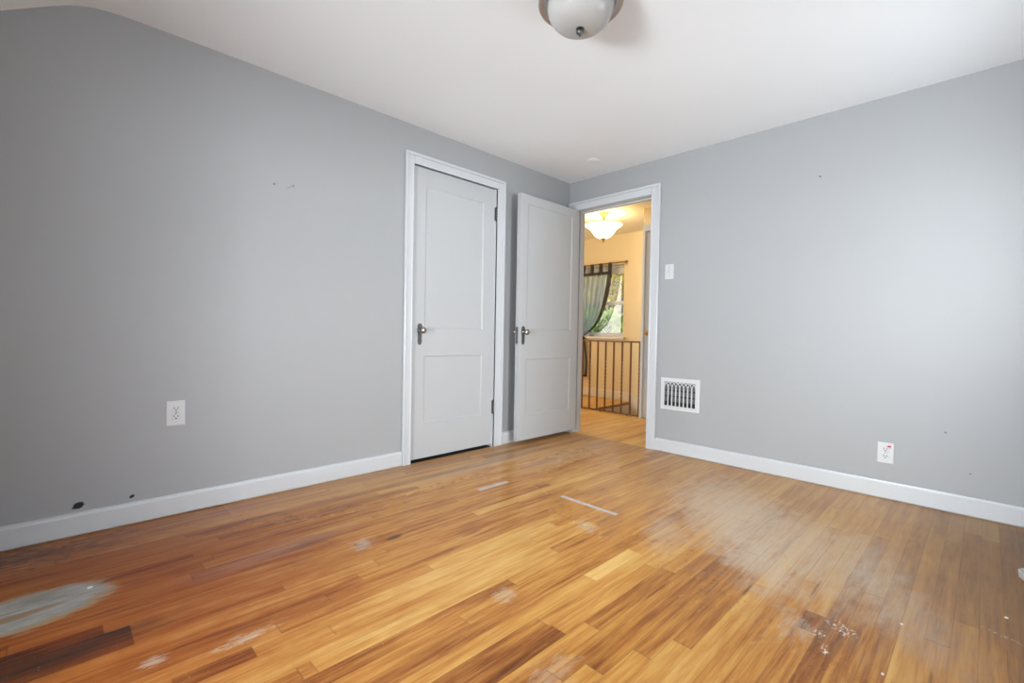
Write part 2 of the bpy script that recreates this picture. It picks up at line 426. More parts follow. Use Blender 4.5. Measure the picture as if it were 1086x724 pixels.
# closet door slab and the doorway
CX0, CX1, CZ1 = -1.677, -0.912, 2.040            # closet opening
DY0, DY1, DZ1 = -0.845, -0.083, 2.030            # doorway opening in the right wall
WT = 0.115
HX = 1.17                                        # stair railing plane
FX = 2.15                                        # far hall wall
HY1 = 2.1
HH = 2.29

struct(wall_bm('y', 0.0, WT, END_X-0.1, 0.0, 0, 2.45, [(CX0, CX1, -1, CZ1)]).build('wall_left', M['wall_left']),
       'grey painted wall with the closet door, on the left', 'wall')
struct(wall_bm('x', 0.0, WT, BACK_Y-0.1, HY1, 0, 2.45, [(DY0, DY1, -1, DZ1)], 1).build('wall_right', [M['wall_right'], M['yellow']]),
       'grey painted wall with the doorway and heating vent, on the right', 'wall')
WIN_B = [(-2.30, -1.20, 0.45, 1.50), (-1.15, -0.35, 0.85, 1.75)]
WIN_E = (-2.4, -1.3, 0.45, 1.48)
struct(wall_bm('y', BACK_Y, BACK_Y-0.1, END_X-0.1, 0.0, 0, 2.45, WIN_B).build('wall_back', M['wall_left']), 'grey wall with two windows behind the camera', 'wall')
m = MB()                                          # added unseen tunnels outside two windows, shaping their light
a, b, z0, z1 = WIN_B[0]
D = BACK_Y-2.05
m.box((a-0.1, D, z0-0.1), (a, BACK_Y-0.1, z1+0.1)); m.box((b, D, z0-0.1), (b+0.1, BACK_Y-0.1, z1+0.1))
m.box((a, D, z0-0.1), (b, BACK_Y-0.1, z0)); m.box((a, D, z1), (b, BACK_Y-0.1, z1+0.1))
a, b, z0, z1 = WIN_E; D = END_X-1.30
m.box((D, a-0.1, z0-0.1), (END_X-0.1, a, z1+0.1)); m.box((D, b, z0-0.1), (END_X-0.1, b+0.1, z1+0.1))
m.box((D, a, z0-0.1), (END_X-0.1, b, z0)); m.box((D, a, z1), (END_X-0.1, b, z1+0.1))
struct(m.build('wall_light_baffle', M['wall_left']), 'added grey tunnel walls narrowing the window light behind the camera', 'wall')
struct(wall_bm('x', END_X, END_X-0.1, BACK_Y, 0.0, 0, 1.75, [WIN_E]).build('wall_end', M['wall_right']), 'low grey knee wall under the sloped ceiling', 'wall')

# ceiling: flat, rolling into the roof slope at the left end
prof = [(0.0, H), (-3.02, H), (-3.10, 2.2995), (-3.16, 2.298), (-3.22, 2.2945), (-3.28, 2.287), (-3.33, 2.272), (-3.37, 2.2535), (-3.41, 2.231),
        (-3.453, 2.2045), (-3.556, 2.1405), (END_X-0.1, 2.1405-0.62*(3.556*-1-END_X+0.1))]
prof2 = [(END_X-0.1, 2.46)] + [(0.0, 2.46)]
m = MB(); m.prism(prof + prof2, 0.0, BACK_Y-0.1, 'y')
struct(m.build('ceiling', M['ceiling'], smooth=20), 'white ceiling curving down into the roof slope at the left', 'ceiling')

# floor boards
def boards(name, mat, rects, base_z=0.0, seed=1, tonef=None, label=''):
    r = random.Random(seed); bm = bmesh.new()
    L = {k: bm.faces.layers.float.new(k) for k in ('tone', 'off', 'x0', 'x1', 'y0')}
    for (xa, xb, ya, yb) in rects:
        k0 = math.floor(ya/BW)
        for k in range(k0, math.ceil(yb/BW)):
            y0 = k*BW; lo, hi = max(y0, ya), min(y0+BW, yb)
            x = xa - r.uniform(0, 0.9)
            base = r.gauss(0, 0.04)
            while x < xb:
                ln = r.choice((0.5, 0.8, 1.1, 1.5, 1.9, 2.3))*r.uniform(0.8, 1.2)
                forced = tonef(k, x, ln) if tonef else None
                if forced: ln, tn = forced
                else: tn = min(0.95, max(0.18, r.gauss(0.50, 0.075) + base))
                a, b = max(x, xa), min(x+ln, xb)
                if b > a:
                    vs = [bm.verts.new(q) for q in ((a, lo, base_z), (b, lo, base_z), (b, hi, base_z), (a, hi, base_z))]
                    f = bm.faces.new(vs)
                    f[L['tone']] = tn; f[L['off']] = r.random(); f[L['x0']] = a; f[L['x1']] = b; f[L['y0']] = y0
                x += ln
    bmesh.ops.remove_doubles(bm, verts=bm.verts, dist=1e-5)
    me = bpy.data.meshes.new(name); bm.to_mesh(me); bm.free(); me.materials.append(mat)
    o = bpy.data.objects.new(name, me); COL.objects.link(o)
    return struct(o, label, 'floor')

row = lambda y: math.floor(y/BW)
# boards that stand out in the room: row, start, end, tone
SPECIAL = [(row(-1.755), -1.972, -1.655, 0.98), (row(-0.96), -4.1, -3.24, 0.06), (row(-1.02), -4.3, -3.24, 0.14), (row(-0.90), -4.2, -3.3, 0.2),
           (row(-1.815), -3.05, -2.292, 0.27), (row(-1.76), -2.95, -2.30, 0.34), (row(-1.70), -2.8, -2.12, 0.33),
           (row(-2.215), -1.55, -0.40, 0.72), (row(-1.08), -3.6, -2.5, 0.66), (row(-1.14), -3.6, -2.6, 0.44),
           (row(-1.30), -3.0, -1.7, 0.74), (row(-1.47), -2.9, -1.9, 0.76), (row(-1.40), -2.8, -1.9, 0.66), (row(-0.70), -3.0, -2.3, 0.62),
           (row(-0.42), -3.9, -2.9, 0.55), (row(-0.35), -3.8, -3.0, 0.50), (row(-1.93), -2.2, -1.70, 0.36), (row(-1.99), -2.35, -1.60, 0.34),
           (row(-2.05), -2.2, -1.3, 0.40), (row(-0.98), -1.9, -0.2, 0.72), (row(-2.39), -1.72, -1.60, 0.3), (row(-2.76), -1.70, -0.35, 0.42),
           (row(-2.82), -1.8, -0.1, 0.30), (row(-2.88), -1.8, -0.1, 0.22), (row(-2.70), -1.3, -0.3, 0.36), (row(-2.64), -1.5, -0.5, 0.40)]
def tonef(k, x, ln):
    for (rk, a, b, tn) in SPECIAL:
        if rk != k: continue
        if abs(x-a) < 1e-6: return (b-a, tn)
        if x < a < x+ln: return (a-x, min(0.9, max(0.2, 0.53+rnd.gauss(0, .1))))
    return None
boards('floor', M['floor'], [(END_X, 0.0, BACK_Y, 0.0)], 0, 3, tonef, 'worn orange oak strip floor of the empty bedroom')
LAND_Y = 0.62
boards('floor', M['hall_floor'], [(0.0, HX+0.03, -1.3, HY1), (HX+0.03, FX, LAND_Y, HY1)], 0, 5, None, 'golden oak strip floor of the hall and landing beyond the doorway')

# subfloor under the bedroom closes the closet gap and the closet box
m = MB()
m.box((CX0-0.2, WT, 0), (CX0-0.17, 0.75, 2.2)); m.box((CX1+0.17, WT, 0), (CX1+0.2, 0.75, 2.2))
m.box((CX0-0.2, 0.75, -0.02), (CX1+0.2, 0.78, 2.2)); m.box((CX0-0.2, WT, 2.2), (CX1+0.2, 0.78, 2.22)); m.box((CX0-0.2, 0.0, -0.03), (CX1+0.2, 0.78, -0.001))
struct(m.build('wall_closet', M['dark']), 'dark closet interior behind the closed door', 'wall')

# windows behind the camera (frames with sash bars)
for i, (a, b, z0, z1) in enumerate(WIN_B):
    m = MB(); y0, y1 = BACK_Y+0.012, BACK_Y-0.02
    for q in ((a-0.07, z0-0.07, a, z1+0.07), (b, z0-0.07, b+0.07, z1+0.07), (a, z1, b, z1+0.07), (a, z0-0.07, b, z0)):
        m.box((q[0], y1+0.02, q[1]), (q[2], y0, q[3]), 0.003)
    m.box((a-0.1, BACK_Y, z0-0.025), (b+0.1, BACK_Y+0.05, z0), 0.004)
    struct(m.build('window_%d' % (i+1), M['trim']), 'white window frame behind the camera, window %s the right wall' % ('farther from' if i == 0 else 'next to'), 'window')
a, b, z0, z1 = WIN_E
m = MB()
for q in ((a-0.07, z0-0.07, a, z1+0.07), (b, z0-0.07, b+0.07, z1+0.07), (a, z1, b, z1+0.07), (a, z0-0.07, b, z0)):
    m.box((END_X, q[0], q[1]), (END_X+0.012, q[2], q[3]), 0.003)
struct(m.build('window_3', M['trim']), 'white window frame in the low knee wall behind the camera', 'window')

# baseboards
def bb_profile(d=1):
    return [(0, 0), (0.009*d, 0), (0.0155*d, 0.006), (0.017*d, 0.008), (0.017*d, 0.086), (0.012*d, 0.094), (0.011*d, 0.100), (0, 0.101)]
def baseboard_x(name, xa, xb, label):       # along the left wall
    m = MB(); m.prism([(-u, z) for u, z in bb_profile()], xa, xb, 'x'); return struct(m.build(name, M['trim']), label, 'baseboard')
def baseboard_y(name, ya, yb, label, x=0.0, mat=None, h=1.0):
    m = MB(); m.prism([(x-u, z*h) for u, z in bb_profile()], ya, yb, 'y'); return struct(m.build(name, mat or M['trim']), label, 'baseboard')
baseboard_x('baseboard_left', END_X, CX0-0.068, 'white baseboard along the grey wall left of the closet door')
baseboard_x('baseboard_left', CX1+0.086, -0.022, 'short white baseboard between closet casing and open door')
baseboard_y('baseboard_right', BACK_Y, DY0-0.078, 'white baseboard along the grey wall right of the doorway')

# casings
def casing(axis, u0, u1, ztop, w_l, w_r, w_t, d):
    """flat casing with a raised outer back band; d = direction of the room (sign)"""
    m = MB()
    def bx(ua, ub, za, zb, th, bev=0.003):
        if axis == 'y': m.box((ua, min(0, d*th), za), (ub, max(0, d*th), zb), bev)
        else: m.box((min(0, d*th), ua, za), (max(0, d*th), ub, zb), bev)
    bb = 0.020
    bx(u0-w_l+bb, u0, 0, ztop+w_t-bb, 0.016); bx(u1, u1+w_r-bb, 0, ztop+w_t-bb, 0.016)
    bx(u0+0.001, u1-0.001, ztop, ztop+w_t-bb, 0.016)
    bx(u0-w_l, u0-w_l+bb, 0, ztop+w_t, 0.023, 0.005); bx(u1+w_r-bb, u1+w_r, 0, ztop+w_t, 0.023, 0.005)
    bx(u0-w_l+bb, u1+w_r-bb, ztop+w_t-bb, ztop+w_t, 0.023, 0.005)
    # bead at the inner edge
    bx(u0-0.012, u0, 0, ztop+0.012, 0.0185, 0.003); bx(u1, u1+0.012, 0, ztop+0.012, 0.0185, 0.003); bx(u0, u1, ztop, ztop+0.012, 0.0185, 0.003)
    return m
m = casing('y', CX0, CX1, CZ1, 0.066, 0.084, 0.074, -1)
# jamb lining and stop
for (a, b) in ((CX0-0.001, CX0+0.0), (CX1, CX1+0.001)): m.box((a-0.01, 0.0, 0), (b+0.01, WT, CZ1), 0)
struct(m.build('trim_1', M['trim']), 'white casing around the closed closet door', 'door casing')
m = casing('x', DY0, DY1, DZ1, 0.078, 0.081, 0.078, -1)
m.box((-0.002, DY0-0.012, 0), (WT+0.003, DY0+0.004, DZ1), 0); m.box((-0.002, DY1-0.004, 0), (WT+0.003, DY1+0.012, DZ1), 0)
m.box((-0.002, DY0, DZ1-0.004), (WT+0.003, DY1, DZ1+0.012), 0)
m.box((0.045, DY0+0.004, 0), (0.08, DY0+0.016, DZ1-0.004), 0.002); m.box((0.045, DY1-0.016, 0), (0.08, DY1-0.004, DZ1-0.004), 0.002)
m.box((0.045, DY0+0.016, DZ1-0.016), (0.08, DY1-0.016, DZ1-0.004), 0.002)
# casing on the hall side
for (a, b, z0_, z1_) in ((DY0-0.07, DY0, 0, DZ1+0.07), (DY1, DY1+0.07, 0, DZ1+0.07), (DY0, DY1, DZ1, DZ1+0.07)):
    m.box((WT, a, z0_), (WT+0.016, b, z1_), 0.003)
struct(m.build('trim_2', M['trim']), 'white casing around the open doorway to the hall', 'door casing')

# ---------------------------------------------------------------- doors
def door_slab(w, h, t, pan, rec=0.006):
    """two-panel door: x 0..w, front face y=0 (towards -y), back y=t; pan = [(x0,x1,z0,z1)...] recessed on both faces"""
    xs = sorted({0, w, *[q for p_ in pan for q in p_[:2]]}); zs = sorted({0, h, *[q for p_ in pan for q in p_[2:]]})
    bm = bmesh.new(); sl = 0.012
    for side, y, dy in ((0, 0.0, 1), (1, t, -1)):
        inp = lambda x, z: any(p_[0] < x < p_[1] and p_[2] < z < p_[3] for p_ in pan)
        for i in range(len(xs)-1):
            for j in range(len(zs)-1):
                if inp((xs[i]+xs[i+1])/2, (zs[j]+zs[j+1])/2): continue
                bm.faces.new([bm.verts.new((x, y, z)) for x, z in ((xs[i], zs[j]), (xs[i+1], zs[j]), (xs[i+1], zs[j+1]), (xs[i], zs[j+1]))])
        for x0, x1, z0, z1 in pan:
            loops = []
            for ins, dep in ((0, 0), (0.004, 0.004), (sl, rec), (sl+0.004, rec)):
                loops.append([(x0+ins, y+dy*dep, z0+ins), (x1-ins, y+dy*dep, z0+ins), (x1-ins, y+dy*dep, z1-ins), (x0+ins, y+dy*dep, z1-ins)])
            for A, B in zip(loops, loops[1:]):
                for k in range(4): bm.faces.new([bm.verts.new(q) for q in (A[k], A[(k+1) % 4], B[(k+1) % 4], B[k])])
            bm.faces.new([bm.verts.new(q) for q in loops[-1]])
    for (a, b) in (((0, 0), (w, 0)), ((w, 0), (w, h)), ((w, h), (0, h)), ((0, h), (0, 0))):
        bm.faces.new([bm.verts.new(q) for q in ((a[0], 0, a[1]), (b[0], 0, b[1]), (b[0], t, b[1]), (a[0], t, a[1]))])
    bmesh.ops.remove_doubles(bm, verts=bm.verts, dist=1e-5); bmesh.ops.recalc_face_normals(bm, faces=bm.faces)
    m = MB(); m.bm.free(); m.bm = bm; return m

def escutcheon(root, x, z, y, s=-1):
    """long plate centred x, with the knob at height z; s = side of the face"""
    m = MB()
    pr = [(0, .046), (.012, .044), (.018, .032), (.0175, .015), (.020, 0), (.0165, -.020), (.015, -.06), (.0165, -.075), (.012, -.096), (0, -.104)]
    poly = [(x+u, z+v) for u, v in pr] + [(x-u, z+v) for u, v in pr[-2:0:-1]]
    m.prism(poly, y, y+s*0.004, 'y')
    m.sph((x, y+s*0.003, z+0.026), 0.010, (1, 0.4, 1), 12); m.sph((x, y+s*0.003, z-0.083), 0.009, (1, 0.4, 1), 12)
    m.prism([(x-.004, z-.058), (x+.004, z-.058), (x+.0025, z-.036), (x-.0025, z-.036)], y+s*0.004, y+s*0.0045, 'y')
    e = m.build('escutcheon', M['pewter'], root, smooth=35)
    m = MB()
    pf = [(0.0, 0.0), (0.013, 0.0), (0.014, 0.005), (0.008, 0.012), (0.0075, 0.028), (0.013, 0.034), (0.0215, 0.040), (0.0235, 0.047), (0.022, 0.054), (0.015, 0.059), (0.0, 0.060)]
    m.lathe((x, y, z), [(r, h if s == -1 else -h) for r, h in pf], '-Y', 24)
    m.build('knob', M['knob'], root, smooth=40)
    return e

# closet door: closed, flush with its casing
DW, DH = 0.757, 2.014
root = thing('door_1', 'closed white two-panel closet door in the left wall', 'door', (CX0+0.004, 0.004, 0.022), None, 'structure')
pans = [(-1.568-CX0-.004, -1.035-CX0-.004, 0.931-0.022, 1.912-0.022), (-1.568-CX0-.004, -1.035-CX0-.004, 0.263-0.022, 0.737-0.022)]
s_ = door_slab(DW, DH, 0.035, pans).build('door_panel', M['door'], root); s_.matrix_parent_inverse.identity()
escutcheon(root, -1.606, 0.918, 0.004)
for zc in (1.845, 0.318):
    m = MB()
    for q in range(5):
        m.cyl((CX1-0.001, -0.006, zc-0.052+q*0.021), (CX1-0.001, -0.006, zc-0.052+q*0.021+0.019), 0.0075, n=12)
    m.sph((CX1-0.001, -0.006, zc+0.056), 0.006, n=10); m.sph((CX1-0.001, -0.006, zc-0.056), 0.006, n=10)
    m.box((CX1-0.016, -0.001, zc-0.052), (CX1-0.001, 0.004, zc+0.052), 0.001)
    m.build('hinge', M['pewter'], root, smooth=40)

# bedroom door: open, standing at a right angle in front of the left wall
LX0, LY, LZ0 = -0.765, -0.125, 0.038
root = thing('door_2', 'open white two-panel bedroom door standing before the left wall by the doorway', 'door', (LX0, LY, LZ0), None, 'structure')
lp = [(0.088, 0.660, 0.905, 1.915), (0.088, 0.660, 0.198, 0.660)]
s_ = door_slab(0.757, 1.987, 0.035, lp).build('door_panel', M['door'], root); s_.matrix_parent_inverse.identity()
escutcheon(root, LX0+0.052, 0.918, LY)
escutcheon(root, LX0+0.052, 0.918, LY+0.035, 1)
m = MB(); m.box((LX0-0.002, LY+0.006, 0.822), (LX0+0.001, LY+0.029, 0.958), 0.0008)
m.box((LX0-0.009, LY+0.011, 0.905), (LX0, LY+0.024, 0.931), 0.003)
m.build('latch_plate', M['pewter'], root)
for zc in (1.80, 0.25):
    m = MB()
    m.cyl((-0.006, -0.088, zc-0.05), (-0.006, -0.088, zc+0.05), 0.006, n=12); m.sph((-0.006, -0.088, zc+0.053), 0.006, n=10)
    m.build('hinge', M['pewter'], root, smooth=40)

# ---------------------------------------------------------------- ceiling lamp of the room
CL = Vector((-1.884, -1.558, H))
root = thing('ceiling_light', 'brushed nickel flush ceiling light with frosted glass dome, switched off', 'ceiling light', CL)
m = MB(); m.lathe(CL, [(0.0, 0), (0.125, 0), (0.135, -0.006), (0.150, -0.022), (0.163, -0.040), (0.170, -0.050), (0.171, -0.056), (0.168, -0.060), (0.150, -0.0585), (0.140, -0.055), (0.134, -0.048), (0.0, -0.046)], 'Z', 64)
m.build('pan', M['nickel'], root, smooth=50)
m = MB(); m.lathe(CL, [(0.133, -0.048), (0.1335, -0.066), (0.131, -0.084), (0.124, -0.104), (0.112, -0.122), (0.096, -0.138), (0.072, -0.148), (0.040, -0.1535), (0.0, -0.155)], 'Z', 64)
m.build('glass_shade', M['frosted'], root, smooth=60)
m = MB(); m.lathe(CL, [(0.0, -0.150), (0.016, -0.153), (0.017, -0.156), (0.010, -0.158), (0.014, -0.163), (0.0155, -0.169), (0.013, -0.175), (0.006, -0.179), (0.0035, -0.184), (0.0, -0.185)], 'Z', 24)
m.build('finial', M['pewter'], root, smooth=50)

# painted-over round cover on the ceiling
m = MB(); m.lathe((-0.332, -0.50, H), [(0.0, 0.0), (0.048, 0.0), (0.048, -0.003), (0.042, -0.006), (0.0, -0.007)], 'Z', 32)
tag(m.build('cover_plate', M['ceiling'], smooth=40), 'small round white blank cover on the ceiling near the corner', 'cover plate')

# ---------------------------------------------------------------- wall fittings
def receptacle(root, c, s, axis):
    """duplex outlet; c = centre on the wall; axis 'y' for the left wall, 'x' for the right wall"""
    def P(u, v, d): return (c[0]+u, c[1]-d, c[2]+v) if axis == 'y' else (c[0]-d, c[1]-u, c[2]+v)
    def bx(m, u0, u1, v0, v1, d0, d1, bev=0.0):
        a, b = P(u0, v0, d0), P(u1, v1, d1)
        m.box([min(a[i], b[i]) for i in range(3)], [max(a[i], b[i]) for i in range(3)], bev)
    W2, H2 = s
    m = MB(); bx(m, -W2, W2, -H2, H2, 0, 0.006, 0.0025); m.build('cover_plate', M['plate'], root)
    m = MB(); q = P(0, 0, 0.006); q2 = P(0, 0, 0.0075); m.cyl(q, q2, 0.004, n=10); m.build('screw', M['knob'], root)
    for sg in (1, -1):
        m = MB(); bx(m, -0.016, 0.016, sg*0.0195-0.0135, sg*0.0195+0.0135, 0.005, 0.0085, 0.003)
        r_ = m.build('socket', M['plate'], root)
        m = MB()
        bx(m, -0.0085, -0.0055, sg*0.0195, sg*0.0195+0.009, 0.008, 0.0089); bx(m, 0.0055, 0.0085, sg*0.0195, sg*0.0195+0.008, 0.008, 0.0089)
        m.cyl(P(0, sg*0.0195-0.0065, 0.008), P(0, sg*0.0195-0.0065, 0.0089), 0.0034, n=10)
        m.build('slots', M['slot'], r_)
    return bx
o1 = thing('wall_outlet', 'white duplex wall outlet on the grey wall left of the closet door', 'outlet', (-2.9875, 0.0, 0.495))
receptacle(o1, (-2.9875, 0.0, 0.495), (0.038, 0.0605), 'y')
o2 = thing('wall_outlet', 'white duplex wall outlet with a red mark, low on the right wall', 'outlet', (0.0, -2.353, 0.2625))
bx = receptacle(o2, (0.0, -2.353, 0.2625), (0.0375, 0.059), 'x')
m = MB(); bx(m, 0.004, 0.026, 0.026, 0.046, 0.006, 0.0064, 0.0); m.build('sticker', M['pink'], o2)
m = MB(); m.prism([(-2.353-0.006, 0.2625+0.033), (-2.353-0.022, 0.2625+0.036), (-2.353-0.024, 0.2625+0.044), (-2.353-0.012, 0.2625+0.043)], -0.0064, -0.0068, 'x')
tag(m.build('red_mark', M['red'], o2), 'dark red mark')

sw = thing('light_switch', 'white toggle light switch on the right wall beside the doorway', 'light switch', (0.0, -1.006, 1.405))
m = MB(); m.box((-0.006, -1.006-0.0355, 1.405-0.0575), (0.0, -1.006+0.0355, 1.405+0.0575), 0.0025); m.build('switch_plate', M['plate'], sw)
m = MB(); m.prism([(-0.006, 1.394), (-0.006, 1.416), (-0.020, 1.423), (-0.021, 1.416), (-0.009, 1.398)], -1.011, -1.001, 'y'); m.build('toggle', M['plate'], sw)
for dz in (0.03, -0.03):
    m = MB(); m.cyl((-0.006, -1.006, 1.405+dz), (-0.0075, -1.006, 1.405+dz), 0.0035, n=10); m.build('screw', M['knob'], sw)

# heating register
VY0, VY1, VZ0, VZ1 = -1.272, -0.962, 0.337, 0.585
vr = thing('wall_register', 'white metal heating vent grille with arched bars low on the right wall', 'vent', (0.0, (VY0+VY1)/2, VZ0))
m = MB(); fr = 0.030
for a in ((VY0, VZ0, VY0+fr, VZ1), (VY1-fr, VZ0, VY1, VZ1), (VY0+fr, VZ0, VY1-fr, VZ0+fr), (VY0+fr, VZ1-fr, VY1-fr, VZ1)):
    m.box((-0.012, a[0], a[1]), (0, a[2], a[3]), 0.003)
m.box((-0.017, VY0+fr-0.006, VZ0+fr-0.006), (-0.004, VY0+fr+0.002, VZ1-fr+0.006), 0.002); m.box((-0.017, VY1-fr-0.002, VZ0+fr-0.006), (-0.004, VY1-fr+0.006, VZ1-fr+0.006), 0.002)
m.box((-0.017, VY0+fr, VZ1-fr-0.002), (-0.004, VY1-fr, VZ1-fr+0.006), 0.002); m.box((-0.017, VY0+fr, VZ0+fr-0.006), (-0.004, VY1-fr, VZ0+fr+0.002), 0.002)
m.build('frame', M['vent_white'], vr)
iy0, iy1, iz0, iz1 = VY0+fr, VY1-fr, VZ0+fr, VZ1-fr
m = MB(); m.box((-0.003, iy0-0.004, iz0-0.004), (-0.0005, iy1+0.004, iz1+0.004)); m.build('duct_opening', M['dark'], vr)
nb = 8; pw = (iy1-iy0)/nb; zs_ = iz1-0.052
m = MB()
for k in range(1, nb):
    yk = iy0+k*pw; m.box((-0.013, yk-0.0045, iz0), (-0.007, yk+0.0045, zs_), 0.001)
for k in range(-1, nb):                      # interlacing arches spanning two bars
    pts = []
    for q in range(13):
        a = PI*q/12; yk = iy0+(k+1)*pw + pw*math.cos(a); zk = zs_ + 0.046*math.sin(a)
        if iy0-0.001 <= yk <= iy1+0.001: pts.append((-0.010, yk, zk))
    if len(pts) > 2: m.tube(pts, 0.0034, 6)
m.build('grille', M['vent_white'], vr, smooth=50)
m = MB()
for k in range(3): m.box((-0.006, iy0, iz0+0.035+k*0.045), (-0.0035, iy1, iz0+0.070+k*0.045), 0)
m.build('damper', simple('grey_damper_metal', (0.13, 0.135, 0.14), 0.4, 0.5), vr)
m = MB(); m.tube([(-0.008, iy1-1.35*pw, iz0+0.004), (-0.009, iy1-1.4*pw, iz0+0.05), (-0.009, iy1-1.6*pw, iz0+0.085)], 0.005, 8); m.build('lever', M['dark'], vr, smooth=50)

# ---------------------------------------------------------------- things on the floor
def strip(a, b, wd, label):
    a, b = Vector((*a, 0)), Vector((*b, 0)); d = (b-a); n = Vector((-d.y, d.x, 0)).normalized()*wd/2
    bm = bmesh.new(); N = 14; r = random.Random(int(a.x*1000))
    top, bot = [], []
    for i in range(N+1):
        c = a+d*i/N; j1, j2 = r.uniform(.93, 1.04), r.uniform(.93, 1.04)
        top.append((c+n*j1)); bot.append((c-n*j2))
    poly = [(q.x, q.y) for q in bot] + [(q.x, q.y) for q in top[::-1]]
    m = MB(); m.bm.free(); m.bm = bmesh.new(); m.prism(poly, 0.0003, 0.0011, 'z')
    return tag(m.build('tape_strip', M['tape'], loc=(a+b)/2), label, 'tape')
strip((-1.375, -1.095), (-1.372, -1.455), 0.030, 'long pale tape strip stuck across the floor boards')
strip((-1.660, -0.713), (-1.430, -0.713), 0.034, 'short pale tape strip stuck along a board near the closet')
chips = [((-3.318, -0.585), 0.012, 'tiny white paint chip by the grey water stain'), ((-1.787, -2.567), 0.005, 'tiny white paint chip in the right foreground'),
         ((-1.155, -2.812), 0.006, 'tiny white paint chip at the far right of the foreground'), ((-1.46, -2.575), 0.0045, 'tiny white paint chip on the dusty board in the right foreground')]
for (xy, s, lb) in chips:
    m = MB(); r = random.Random(int(xy[0]*997))
    poly = [(xy[0]+s*r.uniform(.6, 1)*math.cos(k*2*PI/5), xy[1]+s*r.uniform(.5, 1)*math.sin(k*2*PI/5)) for k in range(5)]
    m.prism(poly, 0.0003, 0.0035, 'z'); tag(m.build('paint_chip', M['chip'], loc=(xy[0], xy[1], 0)), lb, 'paint chip', 'paint chips on the floor')

# ---------------------------------------------------------------- the hall beyond the doorway
WZ0, WZ1, WY0, WY1 = 0.875, 1.875, 0.755, 1.62
struct(wall_bm('x', FX, FX+0.14, -2.5, HY1, -2.6, 2.45, [(WY0, WY1, WZ0, WZ1)]).build('wall_hall_far', M['yellow']), 'mustard yellow hall wall with a window', 'wall')
struct(wall_bm('y', HY1, HY1+0.1, 0.0, FX+0.14, -2.6, 2.45).build('wall_hall_left', M['yellow']), 'mustard yellow wall at the left end of the hall', 'wall')
HD0, HD1, HDZ = -0.90, -0.127, 2.03              # hall door in the partition right of the railing
struct(wall_bm('x', HX, HX+0.1, -1.3, -0.097, 0.0, 2.45, [(HD0, HD1, -1, HDZ)]).build('wall_hall_partition', M['yellow']), 'hall partition wall right of the stair railing', 'wall')
struct(wall_bm('y', -1.3, -1.4, WT, HX+0.1, 0.0, 2.45).build('wall_hall_right', M['yellow']), 'yellow wall at the right end of the hall', 'wall')
struct(wall_bm('x', HX+0.03, HX-0.05, -2.5, HY1, -2.6, -0.02).build('wall_stairwell', M['yellow']), 'yellow stairwell wall below the railing', 'wall')
struct(wall_bm('y', -2.5, -2.6, HX-0.05, FX+0.14, -2.6, 2.45).build('wall_stair_end', M['yellow']), 'yellow wall at the foot of the stairs', 'wall')
m = MB(); m.box((WT, -2.6, HH), (FX+0.14, HY1+0.1, HH+0.14))
struct(m.build('ceiling', M['hall_ceiling']), 'cream ceiling of the hall', 'ceiling')
# hall door with casing and knob
m = MB()
m.box((HX-0.018, HD1, 0), (HX, HD1+0.030, HDZ+0.07), 0.004); m.box((HX-0.018, HD0-0.06, 0), (HX, HD0, HDZ+0.07), 0.004); m.box((HX-0.018, HD0, HDZ), (HX, HD1, HDZ+0.07), 0.004)
struct(m.build('trim_3', M['trim']), 'white casing of the hall door right of the railing', 'door casing')
root = thing('door_3', 'white hall door with brass knob right of the stair railing', 'door', (HX+0.006, HD1-0.003, 0.012), None, 'structure')
s_ = door_slab(HD1-HD0-0.006, HDZ-0.016, 0.035, [(0.10, 0.66, 0.9, 1.9), (0.10, 0.66, 0.2, 0.7)])
bmesh.ops.rotate(s_.bm, verts=s_.bm.verts, cent=(0, 0, 0), matrix=Matrix.Rotation(-PI/2, 3, 'Z'))
s_ = s_.build('door_panel', M['door'], root); s_.matrix_parent_inverse.identity()
m = MB(); m.lathe((HX+0.006, -0.176, 0.93), [(0.0, 0.0), (0.026, 0.0), (0.026, 0.006), (0.012, 0.012), (0.011, 0.030), (0.020, 0.038), (0.025, 0.050), (0.022, 0.062), (0.0, 0.068)], '-X', 24)
m.build('knob', M['brass'], root, smooth=45)
baseboard_y('baseboard_hall', LAND_Y, HY1, 'cream baseboard on the landing under the hall window', FX, M['cream_trim'], 1.25)
# stair flight, its skirt board and the landing edge
m = MB()
for k in range(9):
    y1_ = LAND_Y - k*0.25; z_ = -0.19*(k+1)
    m.box((HX+0.03, y1_-0.27, z_-0.03), (FX-0.02, y1_, z_), 0.004); m.box((HX+0.03, y1_-0.012, z_), (FX-0.02, y1_, z_+0.16), 0, 1)
m.box((HX+0.03, LAND_Y-0.025, -0.03), (FX-0.02, LAND_Y+0.0, 0.0), 0.006)
m.box((HX+0.03, LAND_Y+0.001, -0.2), (FX, HY1, -0.012), 0, 1)
struct(m.build('staircase', [M['nosing'], M['cream_trim']]), 'wooden stair flight going down behind the railing', 'stairs')
m = MB(); m.prism([(LAND_Y, 0.126), (LAND_Y+0.0, -0.05), (LAND_Y-2.6, -2.05), (LAND_Y-2.6, -1.80), (LAND_Y-0.12, 0.055)], FX-0.019, FX, 'x')
struct(m.build('trim_4', M['cream_trim']), 'cream skirt board running down beside the stairs', 'skirting')

